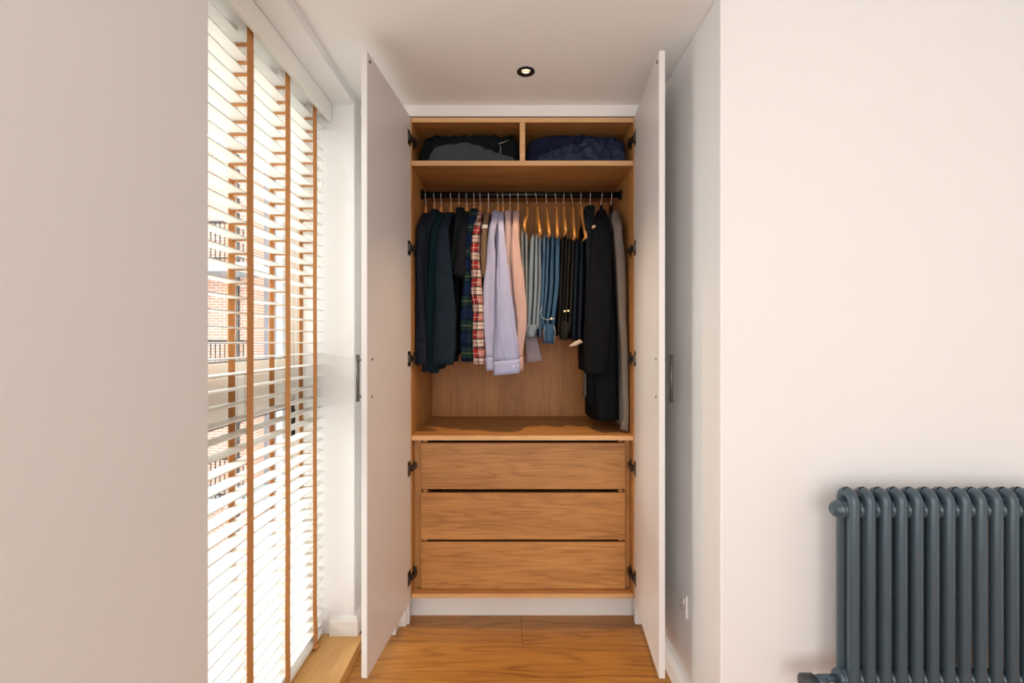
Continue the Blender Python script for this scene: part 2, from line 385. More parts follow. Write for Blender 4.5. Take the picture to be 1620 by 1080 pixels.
# ------------------------------------------------------------------ window
win = bpy.data.objects.new('window_1', None); C.objects.link(win); win.location = (-1.0, 1.64, 0.0); win['kind'] = 'structure'
X0, X1 = -1.03, -0.955
for a, b in ((WY0, WY0 + .045), (WY1 - .045, WY1)): obj('frame_jamb', MB().box(X0, X1, a, b, 0.0, WZ), M['frame'], win, 0.004)
obj('frame_head', MB().box(X0, X1, WY0 + .045, WY1 - .045, WZ - .06, WZ), M['frame'], win, 0.004)
obj('frame_bottom', MB().box(X0, X1, WY0 + .045, WY1 - .045, 0.0, 0.09), M['frame'], win, 0.004)
obj('transom', MB().box(X0, X1 + .004, WY0 + .045, WY1 - .045, 1.125, 1.240), M['frame'], win, 0.004)
for z0, z1 in ((0.09, 1.125), (1.240, WZ - .06)):
    ya, yb = WY0 + .045, WY1 - .045
    mb = MB(); xx0, xx1 = X0 + .01, X1 - .008; w = 0.048
    mb.box(xx0, xx1, ya, ya + w, z0, z1); mb.box(xx0, xx1, yb - w, yb, z0, z1)
    mb.box(xx0, xx1, ya + w, yb - w, z0, z0 + w); mb.box(xx0, xx1, ya + w, yb - w, z1 - w, z1)
    s = obj('sash', mb, M['frame'], win, 0.004)
    mb = MB(); g = .006; xg = xx1 - .022
    mb.box(xg - .004, xg + .018, ya + w, ya + w + g, z0 + w, z1 - w); mb.box(xg - .004, xg + .018, yb - w - g, yb - w, z0 + w, z1 - w)
    mb.box(xg - .004, xg + .018, ya + w, yb - w, z0 + w, z0 + w + g); mb.box(xg - .004, xg + .018, ya + w, yb - w, z1 - w - g, z1 - w)
    obj('gasket', mb, M['concrete'], s)
    obj('pane', MB().box(xg - .012, xg - .006, ya + w, yb - w, z0 + w, z1 - w), M['glass'], s)
hm = MB(); hm.box(X1 - .008, X1 + .002, 2.085, 2.097, 0.925, 1.105); hm.box(X1 + .002, X1 + .007, 2.088, 2.094, 0.935, 1.065)
obj('window_handle', hm, M['black'], win, 0.003)
obj('window_sill', MB().box(-0.955, -0.667, WY0 + .002, WY1 - .001, 0.0, 0.043), M['oak_sill'], win, 0.003)

# ------------------------------------------------------------------ venetian blind
BL = thing('venetian_blind', 'cream slatted venetian blind with wide tan tapes in the window recess', 'blind', (-0.872, 1.64, 0.05))
BY0, BY1 = 1.142, 2.144
obj('valance', MB().box(-0.828, -0.810, BY0 - .006, BY1 + .006, 2.345, 2.4285), M['slat'], BL, 0.003)
obj('headrail', MB().box(-0.905, -0.836, BY0, BY1, 2.375, 2.427), M['slat'], BL, 0.003)
pitch = 0.0478; z = 0.112; zs = []
slat_me = None
while z < 2.345:
    if slat_me is None:
        rings = []
        for yy in (BY0 + .004, BY1):
            pts = []
            for k in range(7):
                a = -0.0285 + 0.057 * k / 6; pts.append((a, 0.0018 + 0.0014 * (1 - (a / .0285) ** 2)))
            for k in range(7):
                a = 0.0285 - 0.057 * k / 6; pts.append((a, -0.0018 + 0.0014 * (1 - (a / .0285) ** 2)))
            rings.append([Vector((a, yy, b)) for a, b in pts])
        so = obj('slat', MB().loft(rings), M['slat'], None, smooth=False)
        slat_me = so.data; so.parent = BL
    else:
        so = bpy.data.objects.new('slat', slat_me); C.objects.link(so); so.parent = BL
    so.location = Vector((-0.872, 0, z)) - BL.location
    so.rotation_euler = (0, math.radians(0 + random.uniform(-.8, .8)), 0)
    zs.append(z); z += pitch
obj('bottom_rail', MB().box(-0.900, -0.844, BY0 + .004, BY1, 0.058, 0.080), M['slat'], BL, 0.003)
TAPES = [1.225, 1.539, 1.797, 2.045]
for ti, ty in enumerate(TAPES):
    w = 0.019; th = 0.0008
    def tape(side):
        m = MB(); rings = []
        pts = []
        n = 60
        for k in range(n + 1):
            zz = 0.066 + (2.372 - 0.066) * k / n
            bulge = 0.004 * math.exp(-((zz - .12) / .05) ** 2) + 0.0015 * math.sin(zz * 9 + ti)
            yo = 0.006 * math.exp(-((zz - .05) / .12) ** 2) * (1 if ti % 2 else -.5)
            pts.append((-0.872 + side * (0.0300 + bulge * .4), yo, zz))
        if side > 0:
            for k in range(1, 7):
                a = k / 6 * math.pi / 2; pts.append((-0.842 - .018 * (1 - math.cos(a)), 0, 2.372 + 0.014 * math.sin(a)))
        for x, yo, zz in pts:
            rings.append([Vector((x - th, ty + yo - w, zz)), Vector((x + th, ty + yo - w, zz)), Vector((x + th, ty + yo + w, zz)), Vector((x - th, ty + yo + w, zz))])
        return m.loft(rings)
    obj('tape', tape(1), M['tape'], BL, smooth=False); obj('tape', tape(-1), M['tape'], BL, smooth=False)
    rg = MB()
    for i, zz in enumerate(zs):
        o = 0.0095 if i % 2 else -0.0095
        rg.box(-0.9015, -0.8425, ty + o - .0085, ty + o + .0085, zz - .0040, zz - .0028)
    obj('ladder_rungs', rg, M['tape'], BL, kind='stuff')
    cd = MB()
    for sx in (-0.885, -0.860): cd.tube([(sx, ty + .001, 0.08), (sx, ty + .001, 2.376)], 0.0009, 6)
    obj('lift_cord', cd, M['cord'], BL)
    kn = MB()
    pts = [Vector((-0.847, ty - .012, .066)), Vector((-0.838, ty - .006, .056)), Vector((-0.834, ty + .004, .057)), Vector((-0.842, ty + .012, .060)), Vector((-0.852, ty + .006, .056)), Vector((-0.868, ty, .0545))]
    kn.tube(pts, [.006, .009, .011, .010, .008, .004], 10)
    obj('tape_end', kn, M['tape'], BL)
cd = MB(); cd.tube([P(507, 185, 2.02) + Vector((0, 0, .0)), P(508.5, 240, 2.02), P(509, 283, 2.02)], 0.0012, 6)
pc = obj('pull_cord', cd, M['cord'], BL)
cd = MB(); q = P(509, 283, 2.02); cd.tube([q + Vector((0, 0, -.001)), q + Vector((0, 0, -.012)), q + Vector((0, 0, -.03))], [.002, .0045, .0055], 10)
obj('tassel', cd, M['slat'], pc)

# ------------------------------------------------------------------ outside: neighbouring building
bld = thing('brick_building', 'red brick apartment building with railed balconies seen through the blind', 'building', (-9.5, 13.5, -6.0))
fy = 13.0
obj('brick_wall', MB().box(-15, -7.05, fy, fy + 3, -6, 6.6), M['brick'], bld)
obj('rendered_bay', MB().box(-7.05, -4.0, fy + .6, fy + 3, -6, 6.2), M['render'], bld)
obj('roof_coping', MB().box(-15.1, -6.95, fy - .08, fy + 3, 6.6, 6.75), M['concrete'], bld)
for zf in (-2.75, 0.16, 3.10):
    obj('balcony_slab', MB().box(-13.5, -6.45, fy - 1.2, fy, zf, zf + .22), M['concrete'], bld)
    rl = MB(); yy = fy - 1.15
    rl.box(-13.45, -6.5, yy - .03, yy + .03, zf + 1.18, zf + 1.24); rl.box(-13.45, -6.5, yy - .015, yy + .015, zf + .30, zf + .34)
    k = -13.45
    while k < -6.5: rl.box(k, k + .02, yy - .01, yy + .01, zf + .22, zf + 1.18); k += 0.115
    obj('railing', rl, M['black'], bld, label='dark metal balcony railing')
    w = MB().box(-12.4, -9.2, fy - .02, fy + .02, zf + .25, zf + 2.3)
    fr = obj('window', w, M['render'], bld)
    obj('pane', MB().box(-12.3, -10.85, fy - .03, fy - .021, zf + .35, zf + 2.2), M['glass'], fr)
    obj('pane', MB().box(-10.75, -9.3, fy - .03, fy - .021, zf + .35, zf + 2.2), M['glass'], fr)
obj('downpipe', MB().tube([(-7.42, fy - .06, -6), (-7.42, fy - .06, 6.6)], 0.045, 10), M['black'], bld)
struct('street', MB().box(-40, -1.2, -20, 40, -6.2, -6.0), M['pavement'])

# ------------------------------------------------------------------ wardrobe
YF, YK = 2.250, 2.840
WL, WR = -0.472, 0.570
wd = thing('wardrobe', 'built-in oak wardrobe with both white doors open and three drawers', 'wardrobe', (0.05, 2.45, 0.0))
obj('side_panel', MB().box(WL - .018, WL, YF, YK, 0.153, 2.4125), M['oak_z'], wd, 0.001)
obj('side_panel', MB().box(WR, WR + .018, YF, YK, 0.153, 2.4125), M['oak_z'], wd, 0.001)
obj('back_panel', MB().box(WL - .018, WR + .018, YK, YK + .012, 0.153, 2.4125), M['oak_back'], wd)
def shelf(name, z0, z1, yf=YF):
    s = obj(name, MB().box(WL + .0005, WR - .0005, yf + .002, YK, z0, z1), M['oak_x'], wd)
    obj('edging', MB().box(WL + .0005, WR - .0005, yf, yf + .002, z0, z1), M['oak_edge'], s)
shelf('top_panel', 2.3905, 2.412); shelf('shelf', 2.1865, 2.2100); shelf('shelf', 0.8955, 0.9170); shelf('base_panel', 0.1535, 0.1735)
dv = obj('divider', MB().box(0.0365, 0.0615, YF + .002, YK, 2.2105, 2.390), M['oak_y'], wd)
obj('edging', MB().box(0.0365, 0.0615, YF, YF + .002, 2.2105, 2.390), M['oak_edge'], dv)
obj('plinth', MB().box(-0.60, 0.65, 2.378, 2.396, 0.0, 0.1525), M['trim'], wd)
# drawer carcass uprights and drawers
YD = 2.290
DX0, DX1 = (666 - 810) * YD / F, (989.3 - 810) * YD / F
for a, b in ((WL + .001, DX0 - .0012), (DX1 + .0012, WR - .001)):
    obj('drawer_upright', MB().box(a, b, YD + .022, YK - .01, 0.174, 0.895), M['oak_z'], wd)
DX0, DX1 = (666 - 810) * YD / F, (989.3 - 810) * YD / F
for y0, y1 in ((700.5, 773.5), (779.5, 853.3), (857.5, 932)):
    zt, zb = H + (540 - y0) * YD / F, H + (540 - y1) * YD / F
    if y1 == 932: zb = 0.1755
    dr = obj('drawer', MB().box(DX0, DX1, YD, YD + .018, zb, zt), M['oak_x'], wd, 0.0012)
    bx = MB(); xa, xb, ya, yb = DX0 + .028, DX1 - .028, YD + .018, YD + .5; hh = zt - .006 - 0.0
    bx.box(xa - .022, xa, ya, yb, zb + .015, zt + .010); bx.box(xb, xb + .022, ya, yb, zb + .015, zt + .010)
    bx.box(xa, xb, yb - .015, yb, zb + .015, zt - .02); bx.box(xa, xb, ya, yb - .015, zb + .015, zb + .025)
    obj('drawer_box', bx, M['oak_y'], dr)
# clothes rail
YRAIL, ZRAIL = 2.493, 2.124
rail = obj('clothes_rail', MB().tube([(WL + .003, YRAIL, ZRAIL), (WR - .003, YRAIL, ZRAIL)], 0.0160, 24), M['black'], wd)
for a, b in ((WL + .0005, WL + .009), (WR - .009, WR - .0005)):
    obj('rail_flange', MB().tube([(a, YRAIL, ZRAIL), (b, YRAIL, ZRAIL)], 0.0265, 24), M['black'], rail)

# doors: built closed-flat along their own axis, then swung open about the hinge edge
def door(side):
    hx, fx = (-0.4756, -0.524) if side < 0 else (0.5737, 0.5316)
    yh, yf = 2.247, 1.731
    dirv = Vector((fx - hx, yf - yh, 0)); Ld = dirv.length; dirv.normalize()
    out = Vector((dirv.y, -dirv.x, 0)); out = out if out.x * side > 0 else -out      # towards the outer face
    base = Vector((hx, yh, 0)); up = Vector((0, 0, 1)); T = 0.022
    def W(a, o, z): return base + dirv * a + out * o + up * z
    def hexa(a0, a1, o0, o1, z0, z1):
        m = MB().box(a0, a1, o0, o1, z0, z1); m.v = [W(p.x, p.y, p.z) for p in m.v]
        if side < 0: m.f = [f[::-1] for f in m.f]
        return m
    d = obj('door', hexa(0, Ld, 0, T, 0.141, 2.412), M['door'], wd, 0.0015)
    # bar handle on the outer face
    hz0, hz1 = H - 95.5 * 1.775 / F, H - 21 * 1.775 / F
    m = MB(); a = Ld - 0.046
    m.tube([W(a, T + .033, hz0), W(a, T + .033, hz1)], 0.0066, 14)
    for zz in (hz0 + .019, hz1 - .019): m.tube([W(a, T, zz), W(a, T + .033, zz)], 0.0045, 10)
    obj('handle', m, M['handle'], d)
    for yy in (568, 627.5):
        z0 = H + (540 - yy) * 1.775 / F
        obj('screw', MB().tube([W(a, 0.001, z0), W(a, -.0018, z0), W(a, -.0026, z0)], [.0045, .0045, .003], 12), M['hinge'], d)
    z0 = H + (540 - 99) * 1.76 / F
    obj('door_bumper', MB().tube([W(Ld - .025, 0.001, z0), W(Ld - .025, -.0018, z0), W(Ld - .025, -.003, z0)], [.0065, .0065, .004], 14), M['hinge'], d)
    # concealed hinges
    for yy in (220, 393, 567, 740, 912):
        zz = H + (540 - yy) * 2.235 / F; m = hexa(0.006, 0.045, -.0015, .0005, zz - .034, zz + .034)
        m.v += []; k = hexa(0.012, 0.040, -.010, -.001, zz - .016, zz + .016)
        o = len(m.v); m.v += k.v; m.f += [[i + o for i in f] for f in k.f]; m.uv += k.uv
        wx = WL if side < 0 else WR; s = -side
        ax = wx + s * 0.016
        m.bar([W(.028, -.008, zz), Vector((ax, YF - .006, zz)), Vector((ax, YF + .012, zz)), Vector((wx + s * .010, YF + .045, zz))], 0.013, 0.016)
        m.box(min(wx + s * .0005, wx + s * .012), max(wx + s * .0005, wx + s * .012), YF + .012, YF + .062, zz - .011, zz + .011)
        m.box(min(wx + s * .0005, wx + s * .004), max(wx + s * .0005, wx + s * .004), YF + .026, YF + .048, zz - .028, zz + .028)
        obj('hinge', m, M['hinge'], d, smooth=False)
    return d
door(-1); door(1)

# ------------------------------------------------------------------ downlight
dl = thing('recessed_downlight', 'small black recessed ceiling downlight glowing warm before the wardrobe', 'downlight', (DLX, DLY, CEIL))
def ringmesh(prof, n=32, cap=False):
    m = MB(); rings = [[Vector((DLX + r * math.cos(2 * math.pi * k / n), DLY + r * math.sin(2 * math.pi * k / n), z)) for k in range(n)] for r, z in prof]
    return m.loft(rings, cap)
obj('trim_ring', ringmesh([(.0290, CEIL + .002), (.0365, CEIL - .0002), (.0365, CEIL - .003), (.034, CEIL - .0045), (.024, CEIL - .0045), (.021, CEIL - .002), (.0205, CEIL + .002)]), M['black'], dl)
obj('baffle', ringmesh([(.0205, CEIL + .002), (.0195, CEIL + .006), (.0190, CEIL + .020), (.001, CEIL + .021)]), M['black'], dl)
obj('lamp', ringmesh([(.0175, CEIL + .0040), (.0170, CEIL + .0012), (.001, CEIL + .0006)], 24), M['lamp'], dl)
mb = MB(); mb.box(DLX - .018, DLX + .018, DLY - .0015, DLY + .0015, CEIL - .0008, CEIL + .0010)
obj('lamp_clip', mb, M['black'], dl)

# ------------------------------------------------------------------ clothes
def interp(tab, y):
    if y <= tab[0][0]: return tab[0][1:]
    for a, b in zip(tab, tab[1:]):
        if y <= b[0]:
            t = (y - a[0]) / (b[0] - a[0]); t = t * t * (3 - 2 * t) * .5 + t * .5
            return tuple(p + (q - p) * t for p, q in zip(a[1:], b[1:]))
    return tab[-1][1:]
def sstep(t): t = max(0.0, min(1.0, t)); return t * t * (3 - 2 * t)
def ringpts(cx, cy, cz, a, b, ph, amp, v, n=30, e=2.5, tilt=0.0):
    pts = []
    for k in range(n):
        th = 2 * math.pi * k / n; c, s = math.cos(th), math.sin(th)
        rp = 1 + amp * (math.sin(3 * th + ph + v * 5) + .6 * math.sin(5 * th - ph * 2 + v * 8) + .4 * math.sin(8 * th + ph + v * 3))
        x = a * math.copysign(abs(c) ** (2 / e), c) * rp; yv = b * math.copysign(abs(s) ** (2 / e), s) * rp
        p = Vector((cx + x, cy + yv, cz + tilt * x))
        q = noise.noise_vector(Vector((p.x * 15 + ph * 9, p.y * 15, p.z * 7))) * 0.0055 * min(1, 8 * amp) + noise.noise_vector(Vector((p.x * 34 + ph, p.y * 34, p.z * 26))) * .0026 * min(1, 8 * amp)
        fold = noise.noise(Vector((p.x * 60 + ph * 3, 1.7, p.z * 4 + ph))) + .5 * noise.noise(Vector((p.x * 110 + p.z * 8, ph, p.z * 7)))
        q.y += fold * .0065 * min(1, 8 * amp) * (-min(0, s))
        pts.append(p + Vector((q.x, q.y, q.z * .6)))
    return pts
def taper_end(rings):
    "turns the hem inwards so that the opening reads as cloth, not as a lid"
    r = rings[-1]; c = sum(r, Vector()) / len(r)
    rings.append([c + (p - c) * .82 for p in r]); rings.append([c + (p - c) * .7 + Vector((0, 0, .02)) for p in r]); return rings

def sleeve_rings(tab, df, b, ph, amp, drop=26, tilt_end=0.0, top_d=2.435):
    y0, y1 = tab[0][0], tab[-1][0]; n = max(14, int((y1 - y0) / 7)); rings = []
    for i in range(n + 1):
        y = y0 + (y1 - y0) * i / n
        d = top_d + (df - top_d) * sstep((y - y0) / drop)
        xl, xr = interp(tab, y); c = P((xl + xr) / 2, y, d); a = (xr - xl) / 2 * d / F
        bb = b * (0.6 + .4 * sstep((y - y0) / drop)); am = amp * sstep((y - y0 - 8) / 60)
        rings.append(ringpts(c.x, d + bb, c.z, a, bb, ph, am, c.z, tilt=tilt_end * sstep((i / n - .8) / .2)))
    return rings
def mirror_y(rings): return [[Vector((p.x, 2 * YRAIL - p.y, p.z)) for p in r][::-1] for r in rings]

G_SHIRT = 'clothes hung along the left of the rail'
def garment(name, label, cat, hx, tab, df, fab, hem, t=0.016, b=0.016, amp=0.10, collar=None, body_fab=None, cuff=0, cuff_fab=None,
            body_tab=None, body_df=2.365, collar_fab=None, drop=26, tilt=0.0, collar_h=10, short=False, group=None):
    "hx: hook pixel on the rail; tab: outline of the sleeve towards us; hem: pixel row of the body hem"
    ph = hx * 0.37; ytop = tab[0][0]
    X = (hx - 810) * YRAIL / F
    g = thing(name, label, cat, (X, YRAIL, H + (540 - hem) * 2.4 / F), group)
    # body
    rings = []; yb0 = ytop + 2; n = 26
    for i in range(n + 1):
        y = yb0 + (hem - yb0) * i / n
        s = sstep((y - ytop) / (drop + 6)); d = 2.440 + (body_df - 2.440) * s
        z = H + (540 - y) * d / F; half = YRAIL - d
        if body_tab:
            xl, xr = interp(body_tab, y); cx = ((xl + xr) / 2 - 810) * d / F; a = (xr - xl) / 2 * d / F
        else: cx = X; a = 0.009 + (t - 0.009) * s
        rings.append(ringpts(cx, YRAIL, z, a, half, ph + 1.3, amp * .6 * s, z, n=44, e=3.2))
    obj('body', MB().loft(taper_end(rings)), body_fab or fab, g)
    # sleeves
    tabs = tab
    if cuff: tabs = [r for r in tab if r[0] < tab[-1][0] - cuff] + [(tab[-1][0] - cuff, *interp(tab, tab[-1][0] - cuff))]
    rings = sleeve_rings(tabs, df, b, ph, amp, drop, 0 if cuff else tilt)
    if not cuff: rings = taper_end(rings)
    sl = obj('sleeve', MB().loft(rings), fab, g)
    if cuff:
        y0, y1 = tabs[-1][0] - 1, tab[-1][0]; cr = []
        for i in range(5):
            y = y0 + (y1 - y0) * i / 4; xl, xr = interp(tab, max(y, y0 + 1)); c = P((xl + xr) / 2, y, df); a = (xr - xl) / 2 * df / F
            cr.append(ringpts(c.x, df + b, c.z, a * 1.03 + .001, b * 1.1, ph, 0.02, c.z, tilt=tilt))
        obj('cuff', MB().loft(taper_end(cr)), cuff_fab or fab, sl)
    rr = [[Vector((2 * X - p.x if False else p.x + (X - p.x) * .55, p.y, p.z)) for p in r] for r in mirror_y(rings[::2] if len(rings) % 2 else rings[::2] + [rings[-1]])]
    obj('sleeve', MB().loft(rr), fab, g)
    # collar
    if collar:
        xl, xr = collar; cr = []
        for k, (dy, ex, dd) in enumerate(((0, .72, 2.446), (-.8, .92, 2.442), (collar_h * .5, 1.04, 2.432), (collar_h, 1.10, 2.424), (collar_h * 1.05, .9, 2.43))):
            c = P((xl + xr) / 2, ytop + dy, dd); a = (xr - xl) / 2 * dd / F * ex
            cr.append(ringpts(c.x, YRAIL, c.z, a, YRAIL - dd, ph, 0.03, c.z, n=30, e=2.3))
        obj('collar', MB().loft(cr), collar_fab or fab, g)
    return g, sl

def c(*a, **k): return cloth(*a, **k)
navy1 = c('navy_cotton', (0.014, 0.019, 0.028)); navy2 = c('blue_black_cotton', (0.011, 0.017, 0.027)); teal = c('deep_teal_cotton', (0.007, 0.021, 0.027))
knit = c('navy_wool_knit', (0.012, 0.021, 0.032), var=0.6); greenblk = c('green_black_cotton', (0.010, 0.015, 0.015)); charc = c('charcoal_jersey', (0.013, 0.013, 0.018))
tartan = c('navy_green_tartan', (0.02, 0.05, 0.1), None, 'tartan'); plaid = c('red_white_plaid', (0.4, 0.05, 0.05), None, 'plaid', var=0.1)
brown = c('taupe_jersey', (0.22, 0.145, 0.09), var=0.15); olive = c('olive_jersey', (0.085, 0.07, 0.045)); whitec = c('white_label_cloth', (0.75, 0.72, 0.68), var=0.05)
blue1 = c('pale_blue_oxford', (0.44, 0.44, 0.60), (0.34, 0.38, 0.58), 'twill', 0.003, var=0.08)
blue2 = c('sky_blue_oxford', (0.42, 0.44, 0.64), (0.33, 0.38, 0.60), 'check', 0.002, var=0.08)
bluein = c('sky_blue_collar_cloth', (0.36, 0.45, 0.62), var=0.1)
pinks = c('pink_stripe_poplin', (0.60, 0.46, 0.45), (0.44, 0.32, 0.33), 'stripe', 0.008, var=0.08)
peach = c('peach_fine_check', (0.64, 0.48, 0.43), (0.36, 0.20, 0.19), 'twill', 0.0075, var=0.08)
mauve = c('grey_mauve_stripe', (0.36, 0.31, 0.34), (0.27, 0.235, 0.27), 'stripe', 0.006, var=0.1)
lilac = c('lilac_grey_cloth', (0.47, 0.44, 0.52), var=0.1)
tweedblk = c('black_overcoat_wool', (0.0075, 0.0085, 0.010), var=0.5); darkj = c('charcoal_jacket_cloth', (0.011, 0.014, 0.017), var=0.4)
hound = c('grey_houndstooth_tweed', (0.34, 0.30, 0.26), (0.035, 0.030, 0.027), 'hound', 0.0095, var=0.2)
grey = c('mid_grey_flannel', (0.11, 0.105, 0.10), var=0.4)
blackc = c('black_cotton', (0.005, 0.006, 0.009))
A_, B_, D_ = 2.272, 2.304, 2.334

garment('shirt', 'dark navy shirt hanging closest to the wardrobe side under the hinges of the left door', 'shirt', 673.7,
        [(337, 669, 680), (345, 664, 679), (360, 658.5, 675), (400, 657, 670), (450, 657.5, 669), (500, 657.5, 671), (540, 657.5, 674), (577, 658, 675)], B_, navy1, 574,
        collar=(668, 681), cuff=36, group=G_SHIRT)
garment('shirt', 'slim blue-black shirt tucked between the navy shirt and the teal shirt', 'shirt', 687,
        [(331, 682, 692), (345, 675, 689), (360, 669, 681), (400, 667, 678), (450, 667, 676.5), (500, 669, 679), (550, 669, 683), (588, 667, 681)], D_, navy2, 580,
        collar=(681, 693), cuff=20, group=G_SHIRT)
garment('shirt', 'deep teal shirt with its cuff hanging below the dark navy jumper', 'shirt', 698,
        [(336, 691, 703), (348, 686, 700), (360, 682, 694), (400, 678, 691), (450, 675, 690), (500, 673, 690), (550, 675, 692), (590, 678, 693)], D_, teal, 584,
        collar=(690, 703), cuff=18, group=G_SHIRT)
garment('jumper', 'broad navy knitted jumper with wide loose sleeve between dark shirts', 'jumper', 713,
        [(336, 703, 717), (348, 699, 713), (360, 694, 709), (400, 689, 711), (450, 686.5, 716), (500, 685, 720), (550, 684, 720), (577, 683, 717)], A_, knit, 566,
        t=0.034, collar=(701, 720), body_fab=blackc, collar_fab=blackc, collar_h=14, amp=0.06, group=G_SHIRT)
garment('shirt', 'green-black short-sleeved shirt beside the navy jumper', 'shirt', 726.7,
        [(328, 721, 733), (345, 719, 731), (370, 715.5, 727), (400, 712, 723), (431, 709.5, 722)], D_, greenblk, 560,
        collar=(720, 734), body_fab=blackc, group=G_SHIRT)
garment('shirt', 'charcoal short-sleeved shirt whose sleeve ends high beside the green tartan shirt', 'shirt', 738,
        [(335, 732, 742), (348, 729, 741), (360, 726, 738), (400, 721.5, 736), (437, 716, 735)], B_, charc, 563,
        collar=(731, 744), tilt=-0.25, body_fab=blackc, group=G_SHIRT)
garment('shirt', 'dark green and navy tartan shirt left of the red plaid shirt', 'shirt', 750,
        [(330, 743.5, 756), (345, 740, 753), (360, 737, 749), (400, 734, 746.5), (450, 732.5, 747.5), (500, 729, 748.5), (540, 728, 748.5), (572, 729.5, 749)], D_, tartan, 560,
        collar=(742.5, 756), cuff=24, group=G_SHIRT)
g, sl = garment('shirt', 'red, white and black plaid flannel shirt', 'shirt', 759.7,
        [(333, 756, 763), (345, 753.5, 761.5), (355, 749.5, 760), (370, 746, 758), (400, 744, 757.5), (450, 745.5, 761.5), (500, 747.5, 766), (540, 748, 767.5), (576, 749, 765)], B_, plaid, 566,
        collar=(755, 764), cuff=22, group=G_SHIRT)
g, sl = garment('polo_shirt', 'taupe short-sleeved polo shirt with a white band at the shoulder', 'shirt', 773,
        [(337, 766, 775), (350, 763.5, 772), (362, 761.5, 770.5), (380, 760, 771.5), (400, 759, 772), (438, 761, 772)], D_, brown, 540,
        collar=(765, 777), collar_fab=olive, body_fab=olive, group=G_SHIRT)
m = MB(); m.loft(sleeve_rings([(354, 762.6, 772.2), (357.5, 761.8, 771.8), (361, 761.2, 771.4)], D_ + .003, .0165, 1, 0.0, 6, top_d=D_ + .012)[2:])
obj('shoulder_band', m, whitec, g)
garment('shirt', 'pale blue shirt next to the taupe polo shirt', 'shirt', 787,
        [(333, 779, 788), (346, 777, 788), (360, 773.5, 785), (380, 772, 783), (400, 771, 784), (450, 766.5, 785.5), (500, 764.5, 787), (550, 767, 789), (586, 769, 786)], B_, blue1, 582,
        collar=(777.5, 789), collar_fab=bluein, cuff=20, group=G_SHIRT)
# the sky blue shirt at the very front, cuff with two pearl buttons
g, sl = garment('shirt', 'sky blue shirt with a broad buttoned cuff hanging lowest of the shirts', 'shirt', 795,
        [(335, 787, 797), (350, 787.5, 797), (380, 787, 799), (400, 786, 801), (450, 784, 806), (500, 784.5, 814), (550, 783, 820.5), (572, 782.5, 822), (592, 782.5, 822)], A_, blue2, 578,
        collar=(786.5, 797.5), collar_fab=bluein, cuff=21, tilt=0.10, group=G_SHIRT, amp=0.08)
for bx, by in ((812.5, 579), (819.5, 578)):
    q = P(bx, by, A_ - .0035); obj('button', MB().tube([q + Vector((0, .003, 0)), q, q - Vector((0, .0012, 0))], [.0045, .0045, .0028], 14), M['pearl'], sl)
m = MB(); m.tube([P(786, 480, A_ - .001), P(789, 520, A_ - .003), P(795, 550, A_ - .003), P(800, 570, A_ - .003)], .0011, 6)
obj('sleeve_placket', m, bluein, sl)
garment('shirt', 'pink fine-striped shirt behind the sky blue shirt', 'shirt', 807,
        [(333, 798.5, 809), (348, 799, 808), (380, 797, 810.5), (400, 796.5, 812), (450, 799, 816), (500, 803, 819), (550, 808, 822), (570, 809, 822)], D_, pinks, 560,
        collar=(797.5, 810), collar_fab=lilac, cuff=18, group=G_SHIRT)
g, sl = garment('shirt', 'peach pink finely checked shirt beside the pale grey jeans', 'shirt', 819,
        [(333, 811.5, 822), (348, 811, 821), (380, 808.5, 821.5), (400, 809, 823.5), (450, 813, 830), (490, 817, 832.5), (520, 818, 832), (555, 817, 828), (586, 819, 828)], B_, peach, 560,
        collar=(810, 823), collar_fab=lilac, cuff=20, group=G_SHIRT)
rings = []
for i in range(9):
    t = i / 8; y = 500 + 72 * t; xl, xr = 831 - 1 * (1 - t), 846 + 12 * t ** 1.5; d = 2.44
    q = P((xl + xr) / 2, y, d); rings.append(ringpts(q.x, d + .02, q.z, (xr - xl) / 2 * d / F, .008, 2.0, .10, q.z, tilt=0.10))
obj('shirt_tail', MB().loft(taper_end(rings)), mauve, g, label='flared grey mauve shirt tail')

